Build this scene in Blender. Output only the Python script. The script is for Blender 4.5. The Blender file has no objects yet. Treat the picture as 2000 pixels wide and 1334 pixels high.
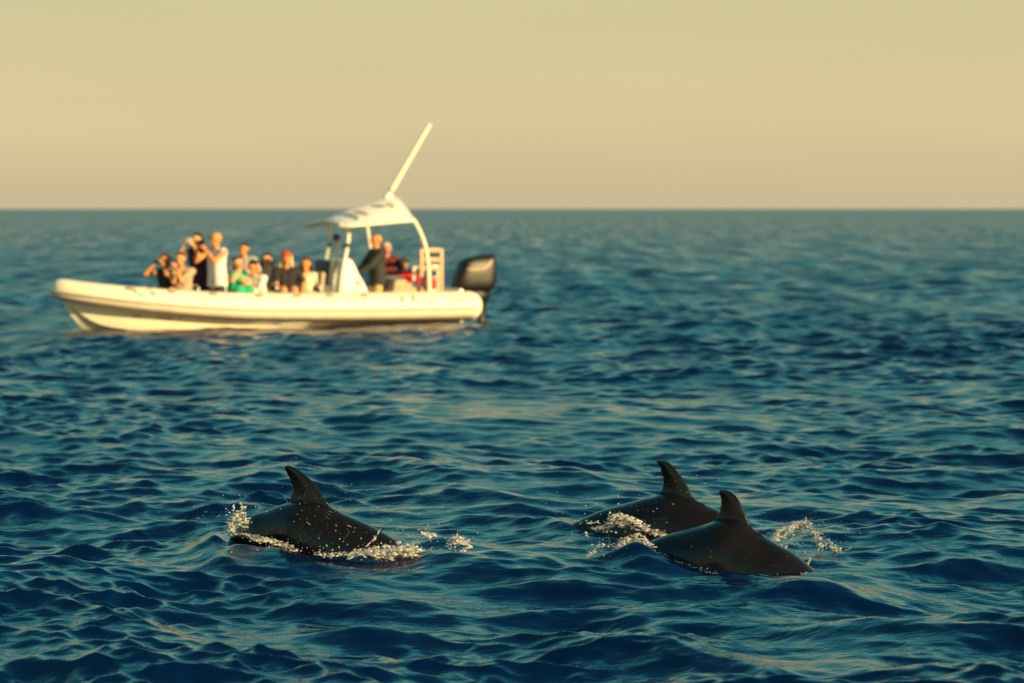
import bpy, bmesh, math, random
import numpy as np
from mathutils import Vector, Matrix, Quaternion
random.seed(7); RNG = np.random.default_rng(11)
S = bpy.context.scene; COL = S.collection
V = Vector

# ------------------------------------------------------------------ camera
FPX, CAMH = 4722.0, 2.4
PITCH = math.atan(259 / FPX)
cd = bpy.data.cameras.new('camera'); cam = bpy.data.objects.new('camera', cd); COL.objects.link(cam)
cd.sensor_width = 36; cd.lens = 36 * FPX / 2000; cd.clip_start = .1; cd.clip_end = 60000
cam.location = (0, 0, CAMH); cam.rotation_euler = (math.pi / 2 - PITCH, 0, 0)
cd.dof.use_dof = True; cd.dof.focus_distance = 16.0; cd.dof.aperture_fstop = 1.9
S.camera = cam

# ------------------------------------------------------------------ light
SUN_EL = math.radians(17); SUN_AZ = math.radians(52)          # azimuth: to the right of straight behind the camera
sdir = V((math.sin(SUN_AZ) * math.cos(SUN_EL), -math.cos(SUN_AZ) * math.cos(SUN_EL), math.sin(SUN_EL)))
w = bpy.data.worlds.new('World'); S.world = w; w.use_nodes = True
nt = w.node_tree; nt.nodes.clear()
out = nt.nodes.new('ShaderNodeOutputWorld'); bg = nt.nodes.new('ShaderNodeBackground')
sky = nt.nodes.new('ShaderNodeTexSky'); sky.sky_type = 'NISHITA'; sky.sun_disc = False
sky.sun_elevation = SUN_EL; sky.sun_rotation = math.pi - SUN_AZ
sky.air_density = 1.0; sky.dust_density = 3.0; sky.ozone_density = 1.0
bg.inputs['Strength'].default_value = 0.1
tc = nt.nodes.new('ShaderNodeTexCoord'); sx = nt.nodes.new('ShaderNodeSeparateXYZ')
rp = nt.nodes.new('ShaderNodeValToRGB'); rp.color_ramp.interpolation = 'EASE'
els = rp.color_ramp.elements
stops = [(0.0, (.665, .540, .325)), (.035, (.740, .597, .335)), (.085, (.650, .562, .300)), (.16, (.42, .60, .38)),
         (.27, (.13, .63, .56)), (.42, (.05, .42, .48)), (.60, (.02, .15, .24)), (1.0, (.01, .06, .13))]      # evening haze, thinning upward
EXP = .85; KS = 10 / 2 ** EXP
els[0].position = 0; els[1].position = 1
for p, c in stops[1:-1]: els.new(p)
for e, (p, c) in zip(els, stops): e.position = p; e.color = (*[k * KS for k in c], 1)
mx = nt.nodes.new('ShaderNodeMix'); mx.data_type = 'RGBA'; mx.inputs[0].default_value = .92
nt.links.new(tc.outputs['Generated'], sx.inputs[0]); nt.links.new(sx.outputs['Z'], rp.inputs[0])
nt.links.new(sky.outputs[0], mx.inputs[6]); nt.links.new(rp.outputs[0], mx.inputs[7])
hn = nt.nodes.new('ShaderNodeTexNoise'); hn.inputs['Scale'].default_value = 2.2; hn.inputs['Detail'].default_value = 4   # faint unevenness of the haze
hm = nt.nodes.new('ShaderNodeMapping'); hm.inputs['Scale'].default_value = (1, 1, 9); nt.links.new(tc.outputs['Generated'], hm.inputs[0]); nt.links.new(hm.outputs[0], hn.inputs['Vector'])
hr = nt.nodes.new('ShaderNodeMapRange'); hr.inputs[1].default_value = .3; hr.inputs[2].default_value = .7; hr.inputs[3].default_value = .94; hr.inputs[4].default_value = 1.05; nt.links.new(hn.outputs['Fac'], hr.inputs[0])
hv = nt.nodes.new('ShaderNodeVectorMath'); hv.operation = 'SCALE'; nt.links.new(mx.outputs[2], hv.inputs[0]); nt.links.new(hr.outputs[0], hv.inputs['Scale'])
nt.links.new(hv.outputs[0], bg.inputs['Color']); nt.links.new(bg.outputs[0], out.inputs[0])
sl = bpy.data.lights.new('sun', 'SUN'); sl.energy = 5.0; sl.angle = math.radians(.6); sl.color = (1, .70, .31)
so = bpy.data.objects.new('sun', sl); COL.objects.link(so); so.rotation_euler = (-sdir).to_track_quat('-Z', 'Y').to_euler()
S.view_settings.view_transform = 'Standard'; S.view_settings.look = 'None'
S.view_settings.exposure = EXP; S.view_settings.gamma = 1.0; S.view_settings.use_curve_mapping = False

# ------------------------------------------------------------------ pixel helpers (photograph 2000 x 1334)
def ray(u, v):
    x, z = (u - 1000) / FPX, -(v - 667) / FPX
    return V((x, math.cos(PITCH) + z * math.sin(PITCH), -math.sin(PITCH) + z * math.cos(PITCH)))
CAM = V((0, 0, CAMH))
def at(u, v, depth):
    r = ray(u, v); return CAM + r * (depth / r.y)
YAW = math.radians(26)
BFW = V((-math.cos(YAW), -math.sin(YAW), 0)); BPT = V((math.sin(YAW), -math.cos(YAW), 0)); UP = V((0, 0, 1))
_r = ray(530, 635); BOAT = V((_r.x / _r.y * 50, 50, 0))
def onboat(u, v, yb):                                         # world point on the boat's fore-aft plane yb
    r = ray(u, v); t = (yb - (CAM - BOAT).dot(BPT)) / r.dot(BPT); return CAM + r * t
def loc(u, v, yb):
    d = onboat(u, v, yb) - BOAT; return V((d.dot(BFW), d.dot(BPT), d.z))
BM = Matrix.Translation(BOAT) @ Matrix((BFW, BPT, UP)).transposed().to_4x4()

# ------------------------------------------------------------------ materials
def mat(name, col, rough=.5, var=.12, scale=12, spec=.5, metal=0, bump=0, coat=0, trans=0, col2=None, bscale=None, ior=1.45):
    m = bpy.data.materials.new(name); m.use_nodes = True; n = m.node_tree.nodes; L = m.node_tree.links
    b = n['Principled BSDF']
    b.inputs['Roughness'].default_value = rough; b.inputs['Metallic'].default_value = metal
    b.inputs['Specular IOR Level'].default_value = spec; b.inputs['Coat Weight'].default_value = coat
    b.inputs['Coat Roughness'].default_value = .12; b.inputs['Transmission Weight'].default_value = trans; b.inputs['IOR'].default_value = ior
    t = n.new('ShaderNodeTexCoord'); no = n.new('ShaderNodeTexNoise'); no.inputs['Scale'].default_value = scale; no.inputs['Detail'].default_value = 5
    r = n.new('ShaderNodeValToRGB'); c2 = col2 or tuple(c * (1 - 2 * var) for c in col)
    r.color_ramp.elements[0].position = .32; r.color_ramp.elements[1].position = .68
    r.color_ramp.elements[0].color = (*c2, 1); r.color_ramp.elements[1].color = (*col, 1)
    L.new(t.outputs['Object'], no.inputs['Vector']); L.new(no.outputs['Fac'], r.inputs[0]); L.new(r.outputs[0], b.inputs['Base Color'])
    if bump:
        n2 = n.new('ShaderNodeTexNoise'); n2.inputs['Scale'].default_value = bscale or scale * 4; n2.inputs['Detail'].default_value = 3
        bp = n.new('ShaderNodeBump'); bp.inputs['Distance'].default_value = bump; bp.inputs['Strength'].default_value = 1
        L.new(t.outputs['Object'], n2.inputs['Vector']); L.new(n2.outputs['Fac'], bp.inputs['Height']); L.new(bp.outputs[0], b.inputs['Normal'])
    return m
M = dict(
    tube=mat('hypalon_white', (.82, .75, .58), .45, .03, 3), strake=mat('strake_beige', (.56, .47, .36), .55, .08, 4),
    hull=mat('gelcoat_cream', (.80, .71, .50), .22, .04, 2, coat=.5), deck=mat('deck_grey', (.42, .41, .38), .7, .08, 6),
    white=mat('white_gelcoat', (.80, .78, .73), .3, .04, 5, coat=.3), canvas=mat('canopy_canvas', (.82, .80, .74), .6, .03, 8),
    alu=mat('brushed_aluminium', (.62, .62, .60), .38, .06, 20, metal=.35), grey=mat('grey_vinyl', (.055, .068, .078), .6, .15, 14),
    black=mat('black_gloss_cowling', (.007, .0075, .0075), .45, .2, 3, coat=.0), rubber=mat('black_rubber', (.02, .02, .02), .6, .2, 20),
    mark=mat('printed_mark', (.30, .24, .17), .6, .1, 20), blueprint=mat('printed_blue_grey', (.28, .36, .38), .6, .15, 12),
    tan=mat('tan_cover', (.50, .39, .25), .75, .15, 9, bump=.01), patch=mat('handle_patch', (.42, .33, .22), .6, .1, 20),
    rack=mat('rack_cream_metal', (.62, .36, .18), .45, .1, 12), red=mat('red_fabric', (.62, .03, .03), .6, .2, 10),
    steel=mat('stainless', (.55, .55, .55), .25, .05, 10, metal=.9), chevron_tan=mat('tan_matt', (.34, .27, .18), .6, .15, 12, metal=.0),
    eye=mat('eye', (.03, .02, .015), .2, .1, 30), lip=mat('lip', (.35, .10, .07), .5, .1, 30))
g = bpy.data.materials.new('windscreen_acrylic'); g.use_nodes = True; n = g.node_tree.nodes; L = g.node_tree.links; n.clear()
o_ = n.new('ShaderNodeOutputMaterial'); a_ = n.new('ShaderNodeBsdfTransparent'); b_ = n.new('ShaderNodeBsdfPrincipled'); x_ = n.new('ShaderNodeMixShader')
nz = n.new('ShaderNodeTexNoise'); nz.inputs['Scale'].default_value = 4; rr = n.new('ShaderNodeMapRange'); rr.inputs[3].default_value = .28; rr.inputs[4].default_value = .42
a_.inputs[0].default_value = (.8, .88, .85, 1); b_.inputs['Base Color'].default_value = (.62, .66, .60, 1); b_.inputs['Roughness'].default_value = .15
L.new(nz.outputs[0], rr.inputs[0]); L.new(rr.outputs[0], x_.inputs[0]); L.new(a_.outputs[0], x_.inputs[1]); L.new(b_.outputs[0], x_.inputs[2]); L.new(x_.outputs[0], o_.inputs[0])
M['glass'] = g
_cl = {}
def cloth(col, key=None):
    k = key or tuple(round(c, 3) for c in col)
    if k not in _cl: _cl[k] = mat('cloth', col, .8, .10, 18, bump=.006, bscale=22)
    return _cl[k]
def skin(col): return cloth_skin.setdefault(col, mat('skin', col, .5, .08, 14))
cloth_skin = {}

# ------------------------------------------------------------------ mesh helpers
def obj(name, bm, m, parent=None, smooth=True, sharp=None):
    me = bpy.data.meshes.new(name); bm.normal_update(); bm.to_mesh(me); bm.free()
    return mobj(name, me, m, parent, smooth, sharp)
def mobj(name, me, m, parent=None, smooth=True, sharp=None):
    o = bpy.data.objects.new(name, me); COL.objects.link(o); me.materials.clear(); me.materials.append(m)
    if smooth: me.polygons.foreach_set('use_smooth', [True] * len(me.polygons))
    if smooth and sharp: me.set_sharp_from_angle(angle=math.radians(sharp))
    if parent: o.parent = parent
    return o
def tag(o, label=None, cat=None, group=None, kind=None):
    for k, v in (('label', label), ('category', cat), ('group', group), ('kind', kind)):
        if v: o[k] = v
    return o
def new(): return bmesh.new()
def box(bm, c, s, bev=.0, rot=None):
    r = bmesh.ops.create_cube(bm, size=1.0); vs = r['verts']
    m = Matrix.Translation(V(c)) @ (rot.to_4x4() if rot else Matrix.Identity(4)) @ Matrix.Diagonal((*s, 1))
    bmesh.ops.transform(bm, matrix=m, verts=vs)
    if bev:
        es = list({e for v in vs for e in v.link_edges})
        bmesh.ops.bevel(bm, geom=es, offset=bev, segments=2, profile=.5, affect='EDGES')
    return bm
def loft(bm, rings, close=True, cap=True):
    vr = [[bm.verts.new(p) for p in r] for r in rings]
    for a, b in zip(vr, vr[1:]):
        k = len(a)
        for i in range(k if close else k - 1):
            j = (i + 1) % k; bm.faces.new((a[i], a[j], b[j], b[i]))
    if cap: bm.faces.new(list(reversed(vr[0]))); bm.faces.new(vr[-1])
    return vr
def catmull(pts, n):
    pts = [V(p) for p in pts]; P = [pts[0] * 2 - pts[1]] + pts + [pts[-1] * 2 - pts[-2]]; o = []
    for i in range(1, len(P) - 2):
        for k in range(n):
            t = k / n; a, b, c, d = P[i - 1:i + 3]
            o.append(.5 * ((2 * b) + (c - a) * t + (2 * a - 5 * b + 4 * c - d) * t * t + (3 * b - a - 3 * c + d) * t ** 3))
    o.append(pts[-1]); return o
def frames(pts):
    T = []
    for i in range(len(pts)):
        T.append((pts[min(i + 1, len(pts) - 1)] - pts[max(i - 1, 0)]).normalized())
    ref = V((0, 0, 1)) if abs(T[0].z) < .9 else V((0, 1, 0)); N = []
    nrm = (ref - T[0] * ref.dot(T[0])).normalized()
    for t in T:
        nrm = (nrm - t * nrm.dot(t)).normalized(); N.append((t, nrm, t.cross(nrm)))
    return N
def tube(bm, pts, r, k=10, cap=True):
    pts = [V(p) for p in pts]; R = r if isinstance(r, (list, tuple)) else [r] * len(pts)
    rings = []
    for p, (t, a, b), q in zip(pts, frames(pts), R):
        rings.append([p + a * (q * math.cos(2 * math.pi * i / k)) + b * (q * math.sin(2 * math.pi * i / k)) for i in range(k)])
    loft(bm, rings, cap=cap); return bm
def capsule(bm, p0, r0, p1, r1, k=12):
    p0, p1 = V(p0), V(p1); d = p1 - p0; Ln = d.length
    if Ln < 1e-6: d = V((0, 0, 1)); Ln = 1e-6; p1 = p0 + d * 1e-4
    t = d.normalized(); ref = V((0, 0, 1)) if abs(t.z) < .9 else V((1, 0, 0)); a = (ref - t * ref.dot(t)).normalized(); b = t.cross(a)
    prof = [(p0 - t * r0 * math.cos(q), r0 * math.sin(q)) for q in (.35, .8, 1.25)] + [(p1 + t * r1 * math.cos(q), r1 * math.sin(q)) for q in (1.25, .8, .35)]
    loft(bm, [[c + a * (q * math.cos(2 * math.pi * i / k)) + b * (q * math.sin(2 * math.pi * i / k)) for i in range(k)] for c, q in prof])
def ball(bm, c, r, sub=1, s=(1, 1, 1), rot=None):
    if isinstance(bm, list): bm.append((c[0], c[1], c[2], r * s[0], r * s[1], r * s[2])); return
    m = Matrix.Translation(V(c)) @ (rot.to_4x4() if rot else Matrix.Identity(4)) @ Matrix.Diagonal((s[0] * r, s[1] * r, s[2] * r, 1))
    bmesh.ops.create_icosphere(bm, subdivisions=sub, radius=1, matrix=m)
def fuse(bm, vox, smooth=3, dec=None):
    """overlapping closed shapes -> one continuous surface"""
    me = bpy.data.meshes.new('t'); bm.normal_update(); bm.to_mesh(me); bm.free()
    o = bpy.data.objects.new('t', me); COL.objects.link(o)
    r = o.modifiers.new('r', 'REMESH'); r.mode = 'VOXEL'; r.voxel_size = vox
    if smooth: s = o.modifiers.new('s', 'SMOOTH'); s.factor = .5; s.iterations = smooth
    if dec: d = o.modifiers.new('d', 'DECIMATE'); d.ratio = dec
    dg = bpy.context.evaluated_depsgraph_get(); m2 = bpy.data.meshes.new_from_object(o.evaluated_get(dg))
    bpy.data.objects.remove(o); bpy.data.meshes.remove(me); return m2

# ------------------------------------------------------------------ the sea: one sheet to the horizon, real waves
HW = math.radians(17); DA = .0014
th = np.linspace(-HW, HW, int(2 * HW / DA) + 1)
rs = [8.5]
while rs[-1] < 40000:
    r_ = rs[-1]; rs.append(r_ * (1 + (  .00145 if r_ < 70 else .00145 + .0045 * min(1, math.log(r_ / 70) / 1.6))))
rs = np.array(rs); NR, NC = len(rs), len(th)
X = (rs[:, None] * np.sin(th)[None]).astype(np.float64); Y = (rs[:, None] * np.cos(th)[None]).astype(np.float64)
DX = np.zeros((NR, NC)); DY = np.zeros((NR, NC)); Z = np.zeros((NR, NC))
spacing = np.gradient(rs)
NW = 280; LAM0, LAM1 = .10, 9.0
lam = np.exp(np.linspace(math.log(LAM0), math.log(LAM1), NW)) * RNG.uniform(.97, 1.03, NW)
per = NW / math.log2(LAM1 / LAM0)                              # waves per octave
dirs = math.radians(62) + RNG.normal(0, math.radians(36), NW)   # travel direction, from +x towards +y
ph = RNG.uniform(0, 2 * math.pi, NW)
pf = np.zeros_like(Z)                                          # cat's paws: ruffled and calmer patches
for j in range(14):
    a_, l_ = RNG.uniform(0, 2 * math.pi), math.exp(RNG.uniform(math.log(1.3), math.log(9))); pf += np.sin(2 * math.pi / l_ * (.6 * X * math.cos(a_) + Y * math.sin(a_)) + RNG.uniform(0, 6.3))
patch = np.clip(1 + .33 * pf / math.sqrt(7), .25, 2.2)
un = np.zeros(NR)                                              # slope variance too fine for the mesh -> roughness
DOLPH = [(at(600, 1040, 17.2), .8), (at(1290, 1030, 17.5), .8), (at(1410, 1070, 16.3), .8)]
qd = np.zeros_like(Z)
for c, r in DOLPH: qd = np.maximum(qd, np.exp(-(((X - c.x) / 1.15) ** 2 + ((Y - c.y) / 1.3) ** 2) ** 1.5))
ub = (X - BOAT.x) * BFW.x + (Y - BOAT.y) * BFW.y; vb = (X - BOAT.x) * BPT.x + (Y - BOAT.y) * BPT.y     # damped water alongside the hull
qd = np.maximum(qd, .9 * np.exp(-((ub / 5.0) ** 2 + ((vb - .6) / 2.2) ** 2) ** 2))
for i in range(NW):
    l = lam[i]; s2 = .0200                                     # slope variance per octave
    if l > .52: s2 *= (.52 / l) ** 1.15
    if l < .22: s2 *= (l / .22) ** .8
    un += (s2 / per) * (1 - np.clip((l / spacing - 2.6) / 2.5, 0, 1))
    kk = 2 * math.pi / l; A = math.sqrt(2 * s2 / per) / kk
    f = np.clip((l / spacing - 2.6) / 2.5, 0, 1); soft = .35 if l < .9 else .85; rows = np.nonzero(f > 0)[0]
    if not len(rows): continue
    e = rows[-1] + 1; kx, ky = kk * math.cos(dirs[i]), kk * math.sin(dirs[i])
    p = kx * X[:e] + ky * Y[:e] + ph[i]; a = A * f[:e, None] * (1 - soft * qd[:e]) * (patch[:e] if l < .45 else 1)
    c = np.cos(p); Z[:e] += a * c; q = -.85 * a * np.sin(p)
    DX[:e] += q * math.cos(dirs[i]); DY[:e] += q * math.sin(dirs[i])
# patchiness of wind
gust = 1 + .28 * np.sin(X * .21 + 1.3 * np.sin(Y * .07) + .4) * np.sin(Y * .16 + 1.1 * np.sin(X * .11)) * (Y < 400)
Z *= gust; DX *= gust; DY *= gust
# wash heaved up by the animals
def heave(u, v, rx, ry, h):
    global Z
    t = CAMH * FPX / (v - 408); x0, y0 = (u - 1000) / FPX * t, t
    d = np.sqrt(((X - x0) / rx) ** 2 + ((Y - y0) / ry) ** 2); Z += h * np.exp(-d * d)
for a_ in ((870, 1072, .22, .3, .06), (1180, 1060, .30, .5, .05), (1590, 1065, .3, .5, .04), (425, 1062, .16, .5, .09), (440, 1100, .14, .3, .10), (515, 1100, .20, .35, .08), (1255, 1108, .20, .35, .13), (1095, 1042, .16, .4, .06), (1660, 1150, .5, .5, .04), (1560, 1168, .45, .30, .045), (600, 1105, .4, .3, .03), (1430, 1146, .25, .25, .035)): heave(*a_)
co = np.stack([X + DX, Y + DY, Z], -1).reshape(-1, 3).astype(np.float32)
idx = np.arange(NR * NC).reshape(NR, NC)
fc = np.stack([idx[:-1, :-1], idx[:-1, 1:], idx[1:, 1:], idx[1:, :-1]], -1).reshape(-1, 4).astype(np.int32)
me = bpy.data.meshes.new('sea'); me.vertices.add(len(co)); me.vertices.foreach_set('co', co.ravel())
me.loops.add(fc.size); me.loops.foreach_set('vertex_index', fc.ravel()); me.polygons.add(len(fc))
me.polygons.foreach_set('loop_start', np.arange(0, fc.size, 4, dtype=np.int32)); me.update(); me.validate()
ru = np.sqrt(.0025 + .30 * np.sqrt(2 * un)) ; at0 = me.attributes.new('fine_slope', 'FLOAT', 'POINT'); at0.data.foreach_set('value', np.repeat(ru, NC).astype(np.float32)); print('rough', ru[0], ru[NR // 3], ru[-1])
m = bpy.data.materials.new('sea_water'); m.use_nodes = True; n = m.node_tree.nodes; L = m.node_tree.links; b = n['Principled BSDF']
b.inputs['Base Color'].default_value = (.0002, .0085, .044, 1); b.inputs['IOR'].default_value = 1.46
geo = n.new('ShaderNodeNewGeometry'); ln = n.new('ShaderNodeVectorMath'); ln.operation = 'LENGTH'; L.new(geo.outputs['Position'], ln.inputs[0])
at_ = n.new('ShaderNodeAttribute'); at_.attribute_name = 'fine_slope'; 
wm = n.new('ShaderNodeMapping'); wm.inputs['Scale'].default_value = (.8, .04, 1); L.new(geo.outputs['Position'], wm.inputs[0])
wn = n.new('ShaderNodeTexNoise'); wn.inputs['Scale'].default_value = 1; wn.inputs['Detail'].default_value = 6; wn.inputs['Roughness'].default_value = .65; L.new(wm.outputs[0], wn.inputs['Vector'])
wr = n.new('ShaderNodeMapRange'); wr.inputs[1].default_value = .35; wr.inputs[2].default_value = .65; wr.inputs[3].default_value = .55; wr.inputs[4].default_value = 1.40; L.new(wn.outputs['Fac'], wr.inputs[0])
wx = n.new('ShaderNodeMath'); wx.operation = 'MULTIPLY'; L.new(at_.outputs['Fac'], wx.inputs[0]); L.new(wr.outputs[0], wx.inputs[1]); L.new(wx.outputs[0], b.inputs['Roughness'])

mp = n.new('ShaderNodeMapping'); mp.inputs['Rotation'].default_value = (0, 0, math.radians(-14)); mp.inputs['Scale'].default_value = (.55, 1, 1)
L.new(geo.outputs['Position'], mp.inputs[0])
prev = None
for sc, dist, det, dis in ((12, .009, 3, 1.0), (1.1, .05, 3, .6)):
    no = n.new('ShaderNodeTexNoise'); no.inputs['Scale'].default_value = sc; no.inputs['Detail'].default_value = det; no.inputs['Distortion'].default_value = dis
    bp = n.new('ShaderNodeBump'); bp.inputs['Distance'].default_value = dist; L.new(mp.outputs[0], no.inputs['Vector']); L.new(no.outputs['Fac'], bp.inputs['Height'])
    st = n.new('ShaderNodeMapRange'); L.new(ln.outputs['Value'], st.inputs[0])
    if sc > 5: st.inputs[1].default_value, st.inputs[2].default_value, st.inputs[3].default_value, st.inputs[4].default_value = 14, 80, .8, .5
    else: st.inputs[1].default_value, st.inputs[2].default_value, st.inputs[3].default_value, st.inputs[4].default_value = 40, 220, .0, 1.0
    L.new(st.outputs[0], bp.inputs['Strength'])
    if prev: L.new(prev.outputs[0], bp.inputs['Normal'])
    prev = bp
L.new(prev.outputs[0], b.inputs['Normal'])
sea = mobj('sea', me, m); sea['kind'] = 'structure'

# ------------------------------------------------------------------ dolphins
def px2(pts, depth): return [at(u, v, depth) for u, v in pts]
def fin_sheet(bm, lead, trail, thick, side, n=16):
    """blade between a leading and a trailing curve, lens-shaped in section; side = thickness direction"""
    def res(c):
        c = catmull(c, 12); d = [0]
        for a, b in zip(c, c[1:]): d.append(d[-1] + (b - a).length)
        o = []
        for i in range(n):
            t = d[-1] * i / (n - 1); j = max(k for k in range(len(d)) if d[k] <= t + 1e-9); j = min(j, len(c) - 2)
            o.append(c[j].lerp(c[j + 1], (t - d[j]) / max(1e-9, d[j + 1] - d[j])))
        return o
    A, B = res(lead), res(trail); rings = []
    for i, (a, b) in enumerate(zip(A, B)):
        f = i / (n - 1); th_ = thick * (1 - .72 * f) * min(1, (a - b).length / .05 + .25)
        ring = []
        for s in (0, .08, .22, .42, .65, .85, 1): ring.append(a.lerp(b, s) + side * (th_ * (math.sin(math.pi * min(1, s * 1.05) ** .62) + .12)))
        for s in (1, .85, .65, .42, .22, .08, 0): ring.append(a.lerp(b, s) - side * (th_ * (math.sin(math.pi * min(1, s * 1.05) ** .62) + .12)))
        rings.append(ring)
    loft(bm, rings)
def dolphin(dorsal, lead, trail, depth, R, label, u0, yaw=28):
    ty = math.tan(math.radians(yaw)); AX = V((math.cos(math.radians(yaw)), -math.sin(math.radians(yaw)), 0)); side = V((-AX.y, AX.x, 0))
    def pl(pts):                                              # outline points on the animal's own upright midplane
        o = []
        for u, v in pts:
            r = ray(u, v); p0 = at(u0, 1000, depth); t = (p0 - CAM).dot(side) / r.dot(side); o.append(CAM + r * t)
        return o
    prof = pl(dorsal); c = catmull(prof, 10); d = [0]
    for a, b in zip(c, c[1:]): d.append(d[-1] + (b - a).length)
    Ln = d[-1]; rings = []
    TT = [(c[min(i + 1, len(c) - 1)] - c[max(0, i - 1)]).normalized() for i in range(len(c))]
    for _ in range(90): TT = [TT[0]] + [(TT[i - 1] + TT[i] * 2 + TT[i + 1]).normalized() for i in range(1, len(TT) - 1)] + [TT[-1]]
    keys = [(0, .10), (.08, .20), (.2, .42), (.35, .78), (.5, 1.0), (.64, 1.0), (.76, .86), (.84, .70), (.89, .56), (.915, .30), (.95, .22), (1, .12)]
    def rad(s):
        for (a, x), (b, y) in zip(keys, keys[1:]):
            if s <= b:
                t = (s - a) / (b - a); t = t * t * (3 - 2 * t); return R * (x + (y - x) * t)
        return R * keys[-1][1]
    for i in range(0, len(c), 2):
        T = TT[i]; nrm = UP * T.dot(AX) - AX * T.z; s = d[i] / Ln; r = rad(s)
        wd = r * (.62 + .34 * min(1, s / .45)); ctr = c[i] - nrm * r
        rings.append([ctr + nrm * (r * math.cos(q)) + side * (wd * math.sin(q) * (1 - .10 * math.cos(q))) for q in [2 * math.pi * k / 28 for k in range(28)]])
    bm = new(); loft(bm, rings)
    bv, sp = lead[0][1], lead[0][1] - lead[-1][1]; lead = [(u + 5 * min(1, (bv - v) / sp * 2.2), v - 3 * (bv - v) / sp) for u, v in lead]; trail = [(u - 4, v - 3 * (bv - v) / sp) for u, v in trail]
    lead = [(lead[0][0] - 14, lead[0][1] + 26)] + lead; trail = [(trail[0][0] + 12, trail[0][1] + 30)] + trail
    fin_sheet(bm, pl(lead), pl(trail), .036, side)
    # flukes, and a flipper on either side
    tail = c[0]; T = (c[0] - c[3]).normalized()
    for sg in (-1, 1):
        fin_sheet(bm, [tail - T * .10, tail + T * .10 + side * sg * .14, tail + T * .24 + side * sg * .29], [tail + T * .10, tail + T * .15 + side * sg * .13, tail + T * .25 + side * sg * .285], .018, UP * T.dot(AX) - AX * T.z, 8)
        j = int(len(c) * .74); Tf = TT[j]; nf = UP * Tf.dot(AX) - AX * Tf.z; b0 = c[j] - nf * R * 1.25 + side * sg * R * .62
        o1 = (side * sg * .8 - nf * .5 - Tf * .35).normalized()
        fin_sheet(bm, [b0 + Tf * .08, b0 + Tf * .06 + o1 * .16, b0 - Tf * .04 + o1 * .32], [b0 - Tf * .08, b0 - Tf * .07 + o1 * .14, b0 - Tf * .06 + o1 * .31], .02, nf, 8)
    me = fuse(bm, .0085, 9)
    o = mobj('dolphin', me, M_DOL); tag(o, label, 'dolphin', 'dolphins surfacing'); return o
M_DOL = mat('wet_dolphin_skin', (.0080, .0066, .0055), .26, .2, 3.2, spec=.35, coat=.08, col2=(.0048, .0050, .0056), bump=.0015, bscale=30)
_n = M_DOL.node_tree.nodes; _L = M_DOL.node_tree.links; _b = _n['Principled BSDF']      # faint pale rake marks
_src = _b.inputs['Base Color'].links[0].from_socket; _m = _n.new('ShaderNodeMapping'); _m.inputs['Rotation'].default_value = (0, .5, .3); _m.inputs['Scale'].default_value = (3, 6, 60)
_t = _n.new('ShaderNodeTexCoord'); _q = _n.new('ShaderNodeTexNoise'); _q.inputs['Scale'].default_value = 1.6; _q.inputs['Detail'].default_value = 2; _L.new(_t.outputs['Object'], _m.inputs[0]); _L.new(_m.outputs[0], _q.inputs['Vector'])
_r = _n.new('ShaderNodeMapRange'); _r.inputs[1].default_value = .66; _r.inputs[2].default_value = .72; _r.inputs[4].default_value = .22; _L.new(_q.outputs['Fac'], _r.inputs[0])
_x = _n.new('ShaderNodeMix'); _x.data_type = 'RGBA'; _x.inputs[7].default_value = (.035, .033, .031, 1); _L.new(_r.outputs[0], _x.inputs[0]); _L.new(_src, _x.inputs[6]); _L.new(_x.outputs[2], _b.inputs['Base Color'])
D1, D2, D3 = 16.95, 17.35, 16.05
dol1 = dolphin([(425, 1250), (428, 1170), (437, 1100), (455, 1042), (489, 1008), (523, 996), (556, 984), (600, 978), (650, 996), (690, 1013), (730, 1032), (763, 1051), (787, 1068), (830, 1106), (868, 1150), (905, 1212), (935, 1270)],
        [(662, 1000), (645, 992), (625, 966), (609, 945), (582, 922), (568, 914), (559, 911.5)], [(560, 990), (569, 975), (574, 960), (572, 945), (564, 929), (558, 918), (556, 913)], D1, .235,
        'lone dolphin left of the pair, back arched with tall hooked fin', 640)
dol2 = dolphin([(985, 1205), (1020, 1130), (1060, 1070), (1100, 1032), (1136, 1013), (1173, 997), (1219, 984), (1266, 971), (1310, 964), (1350, 977), (1390, 992), (1425, 1010), (1462, 1036), (1500, 1075), (1535, 1125), (1565, 1190)],
        [(1376, 984), (1358, 978), (1343, 956), (1325, 930), (1303, 906), (1292, 902), (1286, 901.5)], [(1283, 972), (1293, 962), (1298, 948), (1297, 932), (1292, 917), (1285, 907), (1283, 903)], D2, .245,
        'dolphin farther back in the right pair, its flank half hidden by its companion', 1330)
dol3 = dolphin([(1125, 1265), (1160, 1180), (1208, 1110), (1250, 1070), (1285, 1050), (1328, 1037), (1374, 1025), (1410, 1015), (1445, 1018), (1480, 1041), (1514, 1062), (1545, 1079), (1572, 1100), (1590, 1117), (1625, 1160), (1655, 1212), (1680, 1275)],
        [(1490, 1044), (1470, 1034), (1452, 1004), (1438, 977), (1424, 963), (1414, 959.5), (1407, 959)], [(1394, 1022), (1404, 1010), (1409, 997), (1411, 984), (1410, 974), (1406, 966), (1404, 961)], D3, .255,
        'nearest dolphin of the right pair, dark back and fin in front of its companion', 1450)

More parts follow.
